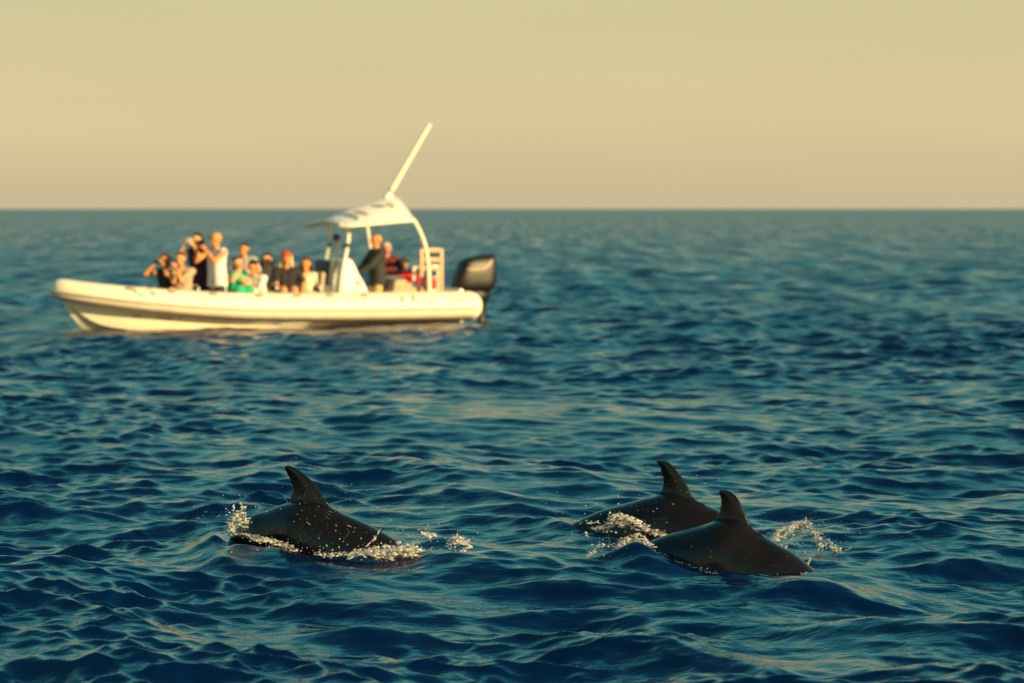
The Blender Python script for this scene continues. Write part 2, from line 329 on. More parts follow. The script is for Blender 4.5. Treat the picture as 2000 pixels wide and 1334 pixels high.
# ------------------------------------------------------------------ splashes
def splash_material():
    m = bpy.data.materials.new('aerated_water'); m.use_nodes = True; n = m.node_tree.nodes; L = m.node_tree.links; p = n['Principled BSDF']
    p.inputs['Base Color'].default_value = (.66, .64, .60, 1); p.inputs['Roughness'].default_value = .28; p.inputs['IOR'].default_value = 1.333
    gl = n.new('ShaderNodeBsdfGlass'); gl.inputs['IOR'].default_value = 1.333; gl.inputs['Roughness'].default_value = .03
    mxs = n.new('ShaderNodeMixShader'); t = n.new('ShaderNodeTexCoord'); no = n.new('ShaderNodeTexNoise'); no.inputs['Scale'].default_value = 42; no.inputs['Detail'].default_value = 4
    r = n.new('ShaderNodeMapRange'); r.inputs[1].default_value = .40; r.inputs[2].default_value = .62; r.inputs[3].default_value = .06; r.inputs[4].default_value = .80
    L.new(t.outputs['Object'], no.inputs['Vector']); L.new(no.outputs['Fac'], r.inputs[0]); L.new(r.outputs[0], mxs.inputs[0]); L.new(gl.outputs[0], mxs.inputs[1]); L.new(p.outputs[0], mxs.inputs[2])
    L.new(mxs.outputs[0], n['Material Output'].inputs[0]); return m
M_SPL = splash_material()
def jit(s): return V((random.gauss(0, s), random.gauss(0, s * 1.4), random.gauss(0, s)))
PXM = 16.6 / FPX                                              # metres per photo pixel at the dolphins
def blobs(bm, path, depth, width, n, r0=.004, r1=.012, depthj=.05):
    """froth lumps strewn along a pixel path; width in photo pixels"""
    c = catmull([V((u, v, 0)) for u, v in path], 10)
    for _ in range(n // 2):                                  # torn sheets and lumps
        p = random.choice(c); q = at(p.x + random.gauss(0, 5), p.y + random.gauss(0, width * .24), depth) + V((0, random.gauss(0, depthj), 0))
        ball(bm, q, r1 * random.uniform(.45, 1.15), 1, (random.uniform(.6, 2.2), 1, random.uniform(.3, .8)))
    for _ in range(int(n * 1.6)):
        p = random.choice(c)
        q = at(p.x + random.gauss(0, 6), p.y + random.gauss(0, width * .36), depth) + V((0, random.gauss(0, depthj), 0))
        ball(bm, q, r0 * .6 + (r1 - r0) * .5 * random.random() ** 4, 1, (1, 1, random.uniform(.7, 1.1)))
def strand(bm, path, depth, r, wob=.004):
    c = catmull([at(u, v, depth) + V((0, random.gauss(0, .01), 0)) for u, v in path], 8)
    for i, p in enumerate(c):
        ball(bm, p + jit(wob), r * random.uniform(.6, 1.5), 1)
def wisps(bm, path, depth, n, up=.06, width=6):
    c = catmull([V((u, v, 0)) for u, v in path], 10)          # torn ligaments flung out of the froth
    for _ in range(n):
        p = random.choice(c); q = at(p.x + random.gauss(0, 5), p.y + random.gauss(0, width * .4), depth) + V((0, random.gauss(0, .05), 0))
        vel = V((random.gauss(.1, .5), random.gauss(0, .3), random.uniform(.1, 1))) * up * random.uniform(.3, 1.1); m_ = random.randint(4, 9); r = random.uniform(.0012, .003)
        for k in range(m_):
            t = k / m_; ball(bm, q + vel * t + V((0, 0, -up * .55 * t * t)) + jit(.0008), r * (1 - .6 * t), 1)
def drops(bm, region, depth, n, r0=.0025, r1=.007, depthj=.15):
    (u0, v0, su, sv) = region; r0, r1 = r0 * .62, r1 * .75
    for _ in range(int(n * .8)):
        q = at(random.gauss(u0, su), random.gauss(v0, sv), depth + random.gauss(0, depthj)); ball(bm, q, r0 + (r1 - r0) * random.random() ** 3, 1)
_t = bmesh.new(); bmesh.ops.create_icosphere(_t, subdivisions=1, radius=1); ICV = np.array([v.co for v in _t.verts]); ICF = np.array([[v.index for v in f.verts] for f in _t.faces]); _t.free()
def balls_bm(lst, bm):
    A = np.array(lst); k = len(A); vv = (A[:, None, :3] + ICV[None] * A[:, None, 3:]).reshape(-1, 3); ff = (ICF[None] + (np.arange(k) * len(ICV))[:, None, None]).reshape(-1, 3)
    m_ = bpy.data.meshes.new('t'); m_.from_pydata(vv.tolist(), [], ff.tolist()); bm.from_mesh(m_); bpy.data.meshes.remove(m_); return bm
def sheet(bm, top, drop, depth, rows=9):
    c = catmull([V((u, v, 0)) for u, v in top], 9); g = []        # thin film of water hanging under a flung rim
    for i, p in enumerate(c):
        e = math.sin(math.pi * i / (len(c) - 1)) ** .6; dd = drop * e * random.uniform(.75, 1.1); col = []
        for j in range(rows):
            f = j / (rows - 1); q = at(p.x + 3 * math.sin(i * .9 + j * .7), p.y + dd * f, depth + .03 * math.sin(i * .55 + j * .8) + .05 * f); col.append(q + jit(.0012))
        g.append(col)
    b2 = new(); vr = [[b2.verts.new(q) for q in col] for col in g]
    for i in range(len(vr) - 1):
        for j in range(rows - 1):
            if j > 2 and random.random() < .16 + .05 * j: continue      # ragged holes
            b2.faces.new((vr[i][j], vr[i + 1][j], vr[i + 1][j + 1], vr[i][j + 1]))
    for v_ in [v_ for v_ in b2.verts if not v_.link_faces]: b2.verts.remove(v_)
    bmesh.ops.solidify(b2, geom=b2.faces[:], thickness=.0025); m_ = bpy.data.meshes.new('t'); b2.to_mesh(m_); b2.free(); bm.from_mesh(m_); bpy.data.meshes.remove(m_)
def splash(name, label, build, free, films=()):
    l1, l2 = [], []; build(l1); free(l2); m1 = fuse(balls_bm(l1, new()), .0031, 2); bm = new(); bm.from_mesh(m1); bpy.data.meshes.remove(m1); balls_bm(l2, bm)
    for fl in films: sheet(bm, *fl)
    o = obj(name, bm, M_SPL); tag(o, label, 'splash', kind='stuff'); return o
def s1(bm):
    d = 16.75
    blobs(bm, [(452, 1035), (460, 1015), (470, 1010), (478, 1028)], d, 14, 170, .005, .013)
    blobs(bm, [(462, 1008), (468, 1000), (472, 1005)], d, 7, 50)
    strand(bm, [(457, 1000), (456, 992), (456, 988)], d, .005); strand(bm, [(470, 999), (474, 990), (468, 983)], d, .006); strand(bm, [(474, 991), (480, 990)], d, .006)
    blobs(bm, [(452, 1040), (475, 1046), (500, 1052)], d - .06, 5, 90, .003, .008); blobs(bm, [(495, 1052), (525, 1056), (555, 1064), (578, 1078)], d - .12, 7, 230, .003, .010)
def f1(bm): wisps(bm, [(452, 1030), (462, 1005), (478, 1022)], 16.75, 60, .07); wisps(bm, [(480, 1046), (525, 1056), (578, 1078)], 16.65, 70, .03); drops(bm, (470, 990, 25, 15), 16.7, 45); drops(bm, (540, 1070, 45, 16), 16.55, 70); drops(bm, (410, 1010, 28, 14), 16.8, 40)
splash('splash', 'froth thrown up behind the tail of the lone left dolphin', s1, f1, [([(450, 1030), (458, 1004), (472, 998), (484, 1024)], 26, 16.72), ([(470, 1040), (505, 1048), (545, 1056), (580, 1072)], 10, 16.62)])
def s2(bm):
    d = 16.32
    blobs(bm, [(690, 1083), (720, 1078), (745, 1080)], d, 12, 330, .004, .012); blobs(bm, [(735, 1083), (770, 1079), (800, 1082), (815, 1085)], d, 24, 1150, .004, .014)
    blobs(bm, [(795, 1068), (800, 1074)], d, 10, 120, .004, .013); blobs(bm, [(810, 1086), (840, 1087), (862, 1086)], d, 13, 330); blobs(bm, [(620, 1082), (660, 1083), (700, 1084)], d, 8, 210, .003, .009)
    blobs(bm, [(860, 1083), (890, 1080), (905, 1075)], d + .05, 5, 100, .003, .009)
    strand(bm, [(716, 1066), (726, 1057), (734, 1050), (740, 1038)], d - .03, .006)
    blobs(bm, [(880, 1064), (893, 1054), (912, 1064)], d + .25, 15, 260, .003, .012); strand(bm, [(890, 1052), (894, 1042), (897, 1036)], d + .25, .003)
    blobs(bm, [(834, 1042), (844, 1047)], d + .35, 6, 60); strand(bm, [(820, 1036), (828, 1042), (838, 1047)], d + .35, .005)
def f2(bm):
    wisps(bm, [(690, 1080), (740, 1074), (790, 1070), (860, 1082)], 16.3, 150, .05); wisps(bm, [(880, 1060), (895, 1050), (912, 1060)], 16.6, 40, .05); wisps(bm, [(828, 1042), (846, 1046)], 16.7, 14, .04)
    drops(bm, (640, 1030, 40, 30), 16.45, 120, .002, .006); drops(bm, (700, 1060, 70, 16), 16.4, 70); drops(bm, (770, 1020, 60, 25), 16.6, 60, .002, .005)
    drops(bm, (870, 1060, 40, 18), 16.7, 60); drops(bm, (590, 980, 35, 30), 16.6, 40, .002, .005); drops(bm, (740, 950, 110, 25), 16.9, 45, .002, .0045)
splash('splash', 'bright foam ridge along the waterline of the lone left dolphin', s2, f2)
def s3(bm):
    d = 16.75
    blobs(bm, [(1193, 1030), (1196, 1012), (1208, 1006), (1222, 1016)], d, 6, 130, .004, .011); blobs(bm, [(1222, 1010), (1240, 1020), (1265, 1035), (1298, 1046)], d, 8, 300, .003, .011)
    strand(bm, [(1190, 1014), (1191, 1005), (1192, 999)], d, .005); blobs(bm, [(1208, 1024), (1214, 1022)], d, 7, 50, .005, .012)
    strand(bm, [(1205, 1066), (1216, 1056), (1228, 1052), (1240, 1060), (1250, 1072)], d - .4, .008); blobs(bm, [(1206, 1066), (1218, 1058), (1228, 1053)], d - .4, 4, 80)
    strand(bm, [(1238, 1044), (1252, 1046), (1262, 1054), (1268, 1064)], d - .3, .008); blobs(bm, [(1252, 1052), (1256, 1062), (1254, 1072)], d - .4, 6, 120, .004, .012)
    blobs(bm, [(1262, 1062), (1285, 1074), (1310, 1086)], d - .5, 5, 120, .003, .009); strand(bm, [(1290, 1082), (1315, 1092), (1345, 1104), (1370, 1112)], 15.8, .0035)
    blobs(bm, [(1150, 1020), (1175, 1024), (1195, 1040)], d, 9, 70, .003, .009); strand(bm, [(1144, 1040), (1146, 1046)], d, .007)
    blobs(bm, [(1145, 1090), (1155, 1084), (1160, 1080)], d - .5, 6, 70, .003, .008); blobs(bm, [(1165, 1066), (1185, 1064), (1200, 1068)], d - .4, 5, 60, .003, .008)
def f3(bm): wisps(bm, [(1190, 1020), (1215, 1006), (1260, 1030), (1300, 1046)], 16.75, 110, .05); wisps(bm, [(1205, 1064), (1230, 1050), (1262, 1062), (1310, 1086)], 16.35, 90, .04); wisps(bm, [(1140, 1088), (1170, 1075)], 16.3, 30, .03); drops(bm, (1215, 1010, 60, 28), 16.6, 90); drops(bm, (1180, 1070, 40, 16), 16.3, 70); drops(bm, (1310, 960, 55, 40), 16.9, 60, .002, .005); drops(bm, (1140, 1030, 30, 20), 16.7, 35)
splash('splash', 'foam heaped between the two right dolphins at their tails', s3, f3, [([(1152, 1030), (1180, 1024), (1196, 1008), (1212, 1004), (1240, 1018), (1296, 1044)], 26, 16.74), ([(1196, 1074), (1216, 1055), (1240, 1052), (1268, 1060), (1300, 1082)], 16, 16.34)])
def s4(bm):
    d = 16.75
    strand(bm, [(1507, 1055), (1512, 1042), (1525, 1034), (1545, 1024), (1572, 1018)], d, .005, .006); blobs(bm, [(1520, 1038), (1526, 1034), (1518, 1050), (1509, 1055)], d, 5, 90, .004, .011)
    strand(bm, [(1572, 1018), (1584, 1026), (1594, 1044), (1601, 1056)], d, .005); blobs(bm, [(1592, 1040), (1600, 1052)], d, 4, 30)
    strand(bm, [(1530, 1052), (1540, 1046), (1553, 1045)], d, .0045); strand(bm, [(1544, 1049), (1548, 1062)], d, .004)
    blobs(bm, [(1604, 1070), (1608, 1062)], d, 4, 30, .004, .011); strand(bm, [(1618, 1052), (1626, 1064), (1634, 1076), (1642, 1080), (1662, 1070)], d, .006); blobs(bm, [(1628, 1066), (1634, 1074)], d, 4, 40, .004, .011)
    strand(bm, [(1552, 1080), (1563, 1076), (1574, 1078)], d - .2, .0035); strand(bm, [(1575, 1110), (1577, 1102), (1583, 1090)], 15.95, .006); blobs(bm, [(1574, 1108), (1580, 1112)], 15.95, 4, 30, .003, .008)
    blobs(bm, [(1515, 1064), (1540, 1072)], d, 5, 40, .003, .008)
    # thin sheet of water between the two arcs, with ragged holes
    for i in range(26):
        for j in range(9):
            u = 1522 + 66 * i / 25; top = 1030 - 12 * math.sin(math.pi * i / 25); 
            if random.random() < .55: ball(bm, at(u, top + j * 1.7, d + .03) + jit(.002), .0045, 1, (1.2, .5, 1))
def f4(bm): wisps(bm, [(1370, 1113), (1410, 1122), (1460, 1126), (1520, 1123), (1575, 1118)], 15.72, 60, .018, 3); wisps(bm, [(1507, 1055), (1526, 1034), (1572, 1018), (1600, 1052), (1640, 1078)], 16.75, 110, .05); drops(bm, (1565, 1058, 28, 14), 16.7, 160, .002, .006); drops(bm, (1600, 1050, 50, 25), 16.7, 70); drops(bm, (1480, 1040, 15, 12), 16.5, 18); drops(bm, (1440, 1080, 60, 25), 15.75, 45, .0015, .004)
splash('splash', 'crown of spray flung up ahead of the right pair of dolphins', s4, f4, [([(1507, 1056), (1522, 1036), (1546, 1023), (1573, 1017), (1592, 1034), (1604, 1058)], 30, 16.78)])

# ------------------------------------------------------------------ the boat
boat = bpy.data.objects.new('inflatable_boat', None); COL.objects.link(boat); boat.matrix_world = BM
tag(boat, 'white rigid inflatable tour boat with arched sun canopy, crowded with passengers', 'boat')
def rot_y(a): return Matrix.Rotation(a, 3, 'Y')
def rot_z(a): return Matrix.Rotation(a, 3, 'Z')
TC = [(-4.22, 1.17, .37, .02), (-4.21, 1.17, .37, .13), (-4.15, 1.17, .37, .23), (-4.02, 1.17, .37, .295), (-3.8, 1.17, .37, .308), (-3, 1.17, .37, .31), (-1, 1.17, .385, .305), (.75, 1.15, .42, .29), (1.8, 1.09, .48, .277), (2.84, .90, .575, .255), (3.6, .62, .665, .235), (4.15, .32, .75, .22), (4.42, 0, .80, .215)]
full = TC + [(x, -y, z, r) for x, y, z, r in reversed(TC[:-1])]
cp = catmull([p[:3] for p in full], 8); cr = [p.x for p in catmull([(p[3], 0, 0) for p in full], 8)]
bm = new(); tube(bm, cp, [max(.02, r) for r in cr], 28); obj('tube', bm, M['tube'], boat)
def tube_at(x, ang, off=0):                                   # point on the port tube's skin, ang from straight out, up positive
    i = min(range(len(cp) // 2), key=lambda k: abs(cp[k].x - x)); c, r = cp[i], cr[i]; t = (cp[i + 1] - cp[i - 1]).normalized(); o = V((-t.y, t.x, 0)).normalized()
    return c + (o * math.cos(ang) + UP * math.sin(ang)) * (r + off), t, o
def ring_strip(name, a0, a1, proud, m, sides=(1, -1), x0=-4.0):
    for sg in sides:
        rings = []
        for i in range(len(cp) // 2 + 1):
            c, r = cp[i], cr[i]
            if c.x < x0: continue
            t = (cp[i + 1] - cp[i - 1]).normalized(); o = V((-t.y, t.x, 0)).normalized()
            ring = [c + (o * math.cos(a) + UP * math.sin(a)) * (r + q) for a, q in ((a0, -.01), (a0 + .03, proud), ((a0 + a1) / 2, proud * 1.3), (a1 - .03, proud), (a1, -.01))]
            rings.append([V((p.x, p.y * sg, p.z)) for p in ring])
        bm = new(); loft(bm, rings); bmesh.ops.recalc_face_normals(bm, faces=bm.faces); obj(name, bm, m, boat)
ring_strip('rub_strake', math.radians(-14), math.radians(-2), .022, M['strake'])
ring_strip('lower_strake', math.radians(-58), math.radians(-22), .012, M['strake'])
# hull: V-bottom, stern to stem
rings = []
for X0, hb, zc, zk, zt in [(-4.0, .74, .0, -.35, .35), (-2, .80, .0, -.38, .35), (-.3, .96, -.02, -.38, .36), (1.5, .94, -.04, -.36, .42), (2.5, .80, -.02, -.32, .50), (3.2, .59, .03, -.24, .57), (3.75, .34, .14, -.12, .63), (4.1, .17, .36, .14, .69), (4.35, .04, .60, .46, .76)]:
    rings.append([V((X0, y * hb, z)) for y, z in ((1.0, zt), (1.02, zt * .5 + zc * .5), (1.0, zc), (.98, zc - .03), (.5, (zc + zk) / 2 + .03), (.06, zk), (0, zk - .02), (-.06, zk), (-.5, (zc + zk) / 2 + .03), (-.98, zc - .03), (-1.0, zc), (-1.02, zt * .5 + zc * .5), (-1.0, zt))])
cr_ = []
for k in range(13):
    cr_.append(catmull([r[k] for r in rings], 5))
bm = new(); loft(bm, [[c[i] for c in cr_] for i in range(len(cr_[0]))]); bmesh.ops.recalc_face_normals(bm, faces=bm.faces); obj('hull', bm, M['hull'], boat, sharp=40)
bm = new(); bm.faces.new([bm.verts.new(p) for p in [(-3.95, .92, .2), (-3.95, -.92, .2), (1.5, -.9, .2), (2.6, -.7, .24), (3.3, -.45, .36), (3.3, .45, .36), (2.6, .7, .24), (1.5, .9, .2)]]); bmesh.ops.solidify(bm, geom=bm.faces[:], thickness=.03); bmesh.ops.recalc_face_normals(bm, faces=bm.faces); obj('deck', bm, M['deck'], boat, False)
bm = new(); box(bm, (3.62, 0, .76), (.95, .72, .10), .03, rot_y(-.16)); obj('bow_locker', bm, M['white'], boat, sharp=40)
bm = new(); box(bm, (-4.0, 0, .36), (.09, 1.46, .70), .02); obj('transom', bm, M['white'], boat, sharp=40)
# lettering smudges and slanted stripes on the tube, carry-handle patches
def tube_patch(name, x, a0, a1, wdt, slant, m, off=.005):
    bm = new(); rows = []
    for k in range(5):
        f = k / 4; a = a0 + (a1 - a0) * f; rows.append([tube_at(x + slant * f, a, off)[0], None])
        t = tube_at(x + slant * f, a)[1]; t = -t if t.x < 0 else t; p = rows[-1][0]; rows[-1] = [p - t * wdt / 2, p + t * wdt / 2]
    vr = [[bm.verts.new(p) for p in r] for r in rows]
    for a, b in zip(vr, vr[1:]): bm.faces.new((a[0], a[1], b[1], b[0]))
    bmesh.ops.recalc_face_normals(bm, faces=bm.faces); obj(name, bm, m, boat)
for u in (285, 312, 775, 800):
    x = loc(u, 580, 1.1).x; tube_patch('slanted_stripe', x, .35, .95, .07, .16, M['mark'])
for u0, n_ in ((822, 4), (878, 5)):                           # illegible small print near the stern
    bm = new()
    for k in range(n_):
        p, t, o = tube_at(loc(u0 + k * 5.5, 592, 1.3).x, .40, .004); nn = (o * math.cos(.4) + UP * math.sin(.4)); uu = nn.cross(t)
        hh = random.uniform(.022, .034); q = [p + t * a * .021 + uu * b_ * hh for a, b_ in ((-1, -1), (1, -.8), (1, 1), (-1, .8))]; bm.faces.new([bm.verts.new(c) for c in q])
    bmesh.ops.recalc_face_normals(bm, faces=bm.faces); tag(obj('small_print', bm, M['mark'], boat, False), kind='stuff')
def handle(x):
    p, t, o = tube_at(x, .95, .0); nn = (o * math.cos(.95) + UP * math.sin(.95)); s = nn.cross(t)
    bm = new(); R3 = Matrix((t, s, nn)).transposed(); box(bm, p, (.17, .085, .02), .006, R3)
    tube(bm, catmull([p - t * .07, p - t * .05 + nn * .035, p + t * .05 + nn * .035, p + t * .07], 4), .012, 6); obj('grab_handle', bm, M['patch'], boat)
for u in (268, 345, 420, 497, 566, 637, 703): handle(loc(u, 577, 1.15).x)
# registration mark on the bow flare
bm = new()
for k in range(9):
    if k in (3,): continue
    x = 3.15 - k * .085; y0 = np.interp(x, [1.5, 2.5, 3.2, 3.75], [.94, .80, .59, .34]) * 1.02 + .012; zc_ = np.interp(x, [1.5, 2.5, 3.2, 3.75], [-.04, -.02, .03, .14]); zt_ = np.interp(x, [1.5, 2.5, 3.2, 3.75], [.42, .5, .57, .63]); z0 = (zc_ * .5 + zt_ * .5) - .02
    y1 = np.interp(x - .045, [1.5, 2.5, 3.2, 3.75], [.94, .80, .59, .34]) * 1.02 + .012
    bm.faces.new([bm.verts.new(q) for q in ((x, y0, z0 - .03), (x - .045, y1, z0 - .03), (x - .045, y1, z0 + .035), (x, y0, z0 + .035))])
tag(obj('registration_mark', bm, M['mark'], boat, False), kind='stuff')
# console, windscreen, wheel, plotter
cons = new(); side_prof = [(-1.22, .2), (-1.22, .95), (-1.34, 1.34), (-1.62, 1.36), (-1.80, 1.02), (-1.98, .72), (-2.02, .2)]
loft(cons, [[V((x, y, z)) for x, z in side_prof] for y in (-.44, .44)]); bmesh.ops.recalc_face_normals(cons, faces=cons.faces)
bmesh.ops.bevel(cons, geom=cons.edges[:], offset=.03, segments=2, affect='EDGES'); console = obj('console', cons, M['white'], boat, sharp=40)
bm = new(); rws = []
for y in np.linspace(-.42, .42, 7): rws.append([V((-1.30 + .10 * (1 - (y / .42) ** 2), y, 1.36)), V((-1.42 + .08 * (1 - (y / .42) ** 2), y, 1.78))])
loft(bm, rws, close=False, cap=False); bmesh.ops.solidify(bm, geom=bm.faces[:], thickness=.008); obj('windscreen', bm, M['glass'], console)
bm = new(); wc = V((-1.86, .05, 1.12)); ax = V((-.75, 0, .65)).normalized(); e1 = V((0, 1, 0)); e2 = ax.cross(e1)
tube(bm, [wc + e1 * (.18 * math.cos(t)) + e2 * (.18 * math.sin(t)) for t in np.linspace(0, 2 * math.pi, 25)], .016, 8)
for t in (0, 2.1, 4.2): tube(bm, [wc - ax * .03, wc + e1 * (.18 * math.cos(t)) + e2 * (.18 * math.sin(t))], .011, 6)
tube(bm, [wc - ax * .14, wc], .03, 8); obj('steering_wheel', bm, M['rubber'], console)
bm = new(); box(bm, (-1.5, -.1, 1.79), (.08, .2, .16), .015, rot_y(.3)); tube(bm, [(-1.5, -.1, 1.35), (-1.5, -.1, 1.74)], .018, 8); obj('chart_plotter', bm, M['rubber'], console)
bm = new(); box(bm, (-1.0, 0, .52), (.40, .88, .62), .05); box(bm, (-1.16, 0, 1.06), (.10, .90, .56), .04, rot_y(-.12)); obj('front_seat', bm, M['grey'], boat, sharp=40)
bm = new(); box(bm, (-1.75, .447, .86), (.10, .008, .13), .002); obj('vent_cover', bm, M['patch'], console, False)
bm = new(); box(bm, (-1.66, .447, .68), (.08, .008, .07), .002); obj('vent_cover', bm, M['patch'], console, False)
bm = new(); box(bm, (-2.62, -.1, .55), (.42, .8, .7), .05); box(bm, (-2.62, -.1, .95), (.46, .84, .12), .05); obj('helm_seat', bm, M['grey'], boat, sharp=40)
# canopy on four posts and the aft arch
def can(u, wv, off=0):
    x = -1.19 - 1.57 * u - .05 * (1 - wv * wv) * (1 - u); ze = 2.07 + .12 * u; c = .10 + .39 * u ** .78
    return V((x, wv * 1.0, ze + c * (1 - abs(wv) ** 1.45) + off))
bm = new(); G = [[can(i / 18, -1 + 2 * j / 24) for j in range(25)] for i in range(19)]
loft(bm, G, close=False, cap=False); bmesh.ops.recalc_face_normals(bm, faces=bm.faces)
if sum(f.normal.z for f in bm.faces) < 0: bmesh.ops.reverse_faces(bm, faces=bm.faces[:])
bmesh.ops.solidify(bm, geom=bm.faces[:], thickness=.035); canopy = obj('canopy', bm, M['canvas'], boat, sharp=50)
bm = new(); tube(bm, [can(1.0, w_, -.02) + V((-.02, 0, 0)) for w_ in np.linspace(-1, 1, 25)], .026, 8); obj('rear_bow', bm, M['alu'], canopy)
bm = new(); tube(bm, [can(0, w_, -.02) + V((.02, 0, 0)) for w_ in np.linspace(-1, 1, 25)], .042, 8); obj('front_bow', bm, M['tube'], canopy)
for sg in (-1, 1):
    bm = new(); tube(bm, [can(u_, sg, -.03) for u_ in np.linspace(0, 1, 8)], .036, 8); obj('side_rail', bm, M['tube'], canopy)
    bm = new(); tube(bm, catmull([(-1.30, sg * .53, .2), (-1.36, sg * .53, 1.0), (-1.50, sg * .52, 1.7), (-1.52, sg * .52, 2.2)], 6), .042, 10); pst = obj('canopy_post', bm, M['tube'], canopy)
    bm = new(); tube(bm, [(-1.49, sg * .52, 1.60), (-1.50, sg * .52, 1.69)], .052, 10); obj('post_clamp', bm, M['grey'], pst)
    bm = new(); tube(bm, catmull([(-2.52, -.95, 2.15), (-2.56, -.95, 1.9), (-2.62, -.94, 1.5), (-2.68, -.92, 1.0), (-2.7, -.9, .62)] if sg < 0 else [(-2.76, sg * .98, 2.19), (-2.85, sg * .97, 2.08), (-3.0, sg * .95, 1.80), (-3.1, sg * .92, 1.5), (-3.16, sg * .90, 1.1), (-3.18, sg * .90, .62)], 6), .045, 10); obj('arch_leg', bm, M['tube'] if sg > 0 else M['alu'], canopy)  # far leg in greyer metal: the canopy's shade put into its colour
def can_patch(pts, m):
    bm = new(); c = catmull([V((a, b_, 0)) for a, b_, _ in pts], 5); wd = [q.x for q in catmull([V((p[2], 0, 0)) for p in pts], 5)]; rows = []
    for i, p in enumerate(c):
        t = (c[min(i + 1, len(c) - 1)] - c[max(i - 1, 0)]).normalized(); q = V((-t.y, t.x, 0)) * wd[i]
        rows.append([can(p.x + q.x, p.y + q.y, .006), can(p.x - q.x, p.y - q.y, .006)])
    loft(bm, rows, close=False, cap=False); bmesh.ops.recalc_face_normals(bm, faces=bm.faces); obj('printed_emblem', bm, m, canopy)
can_patch([(.60, .18, .01), (.66, .30, .05), (.72, .42, .05), (.78, .40, .01)], M['blueprint']); can_patch([(.80, .30, .01), (.83, .45, .035), (.84, .58, .01)], M['patch'])
can_patch([(.16, .05, .01), (.22, .30, .05), (.26, .60, .05), (.24, .82, .01)], M['blueprint']); can_patch([(.34, .2, .01), (.40, .45, .05), (.44, .68, .01)], M['patch']); 
# mast
mb, mt = V((-2.60, 0, 2.62)), V((-3.60, 0, 4.20)); dm = (mt - mb).normalized()
bm = new(); tube(bm, [mb + dm * .12, mb + dm * .5, mt], [.06, .056, .045], 12); mast = obj('mast', bm, M['tube'], boat, sharp=50)
bm = new(); tube(bm, [mb - dm * .02, mb + dm * .14], .08, 12); obj('mast_foot', bm, M['white'], mast, sharp=50)
bm = new(); tube(bm, [mb + dm * .15, mb + dm * .21], .066, 12); obj('collar', bm, M['patch'], mast, sharp=50)
# cream ladder-like rack at the stern
rx0, rx1, ry, rz0, rz1 = -3.12, -3.58, .62, .66, 1.56
bm = new(); 
for x in (rx0, rx1): box(bm, (x, ry, (rz0 + rz1) / 2 - .2), (.07, .07, rz1 - rz0 + .4), .01)
rack = obj('stern_rack', bm, M['rack'], boat, sharp=40)
for z in (1.53, 1.33, 1.14, .95, .76):
    bm = new(); box(bm, ((rx0 + rx1) / 2, ry + .004, z), (abs(rx1 - rx0) - .07, .04, .085 if z > 1.2 else .06), .008); obj('slat', bm, M['rack'], rack, sharp=40)
# bench seats with tubular backrests, aft rail
for x, y in ((2.15, -.05), (1.1, -.05), (.25, -.05), (-.55, -.05)):
    bm = new(); box(bm, (x, y, .42), (.46, 1.25, .44), .04); st_ = obj('bench_seat', bm, M['white'], boat, sharp=40)
    bm = new(); box(bm, (x, y, .665), (.48, 1.28, .08), .03); obj('cushion', bm, M['tan'], st_, sharp=40)
for u in (388, 441, 541, 626):
    p = loc(u, 560, .62); bm = new(); tube(bm, catmull([(p.x, .62, .25), (p.x, .62, .74), (p.x, .58, .83), (p.x, .40, .86), (p.x, .22, .83), (p.x, .18, .74), (p.x, .18, .25)], 5), .024, 8); obj('backrest_rail', bm, M['steel'], boat)
bm = new(); p = loc(626, 545, .45); box(bm, (p.x, .40, .92), (.10, .40, .36), .045, rot_y(-.1)); obj('backrest_pad', bm, M['tan'], boat, sharp=40)
bm = new(); p = loc(808, 540, .3); tube(bm, catmull([(p.x, .3, .2), (p.x, .3, 1.10), (p.x - .06, .3, 1.18), (p.x - .5, .3, 1.18), (p.x - .56, .3, 1.10), (p.x - .56, .3, .2)], 5), .035, 8); obj('aft_rail', bm, M['tube'], boat)
bm = new(); box(bm, (-3.2, -.1, .5), (.62, 1.3, .6), .05); obj('aft_locker', bm, M['white'], boat, sharp=40)
bm = new(); box(bm, (-3.72, .2, .60), (.5, 1.1, .12), .04); obj('stern_step', bm, M['rack'], boat, sharp=40)
# outboard
obm = new(); cz = [( .62, -4.22, -4.98, .17), (.70, -4.14, -5.06, .235), (.86, -4.16, -5.11, .26), (1.02, -4.20, -5.12, .262), (1.16, -4.27, -5.11, .25), (1.26, -4.30, -5.11, .235), (1.32, -4.36, -5.10, .21), (1.37, -4.48, -5.09, .18), (1.40, -4.65, -5.08, .145), (1.42, -4.84, -5.06, .09)]
rings = []
for z, xa, xb, hw in cz:
    xm, hl = (xa + xb) / 2, abs(xa - xb) / 2; tilt = .10 * (z - .62)
    rings.append([V((xm + hl * math.copysign(abs(math.cos(q)) ** .42, math.cos(q)), hw * math.copysign(abs(math.sin(q)) ** .5, math.sin(q)), z + (xm - (xm + hl * math.cos(q))) * tilt)) for q in [2 * math.pi * k / 32 for k in range(32)]])
loft(obm, rings); bmesh.ops.recalc_face_normals(obm, faces=obm.faces)
bm = new(); leg = []
for z, x, hl, hw in ((.66, -4.66, .36, .19), (.5, -4.74, .27, .14), (.34, -4.80, .12, .07), (.0, -4.82, .10, .05), (-.35, -4.83, .13, .045), (-.5, -4.80, .20, .07), (-.62, -4.80, .18, .06), (-.85, -4.78, .05, .015)):
    leg.append([V((x + hl * math.cos(q), hw * math.sin(q), z)) for q in [2 * math.pi * k / 20 for k in range(20)]])
motor = bpy.data.objects.new('outboard_motor', None); COL.objects.link(motor); motor.parent = boat
loft(bm, leg); bmesh.ops.recalc_face_normals(bm, faces=bm.faces); obj('lower_leg', bm, M['black'], motor)
obj('cowling', obm, M['black'], motor)
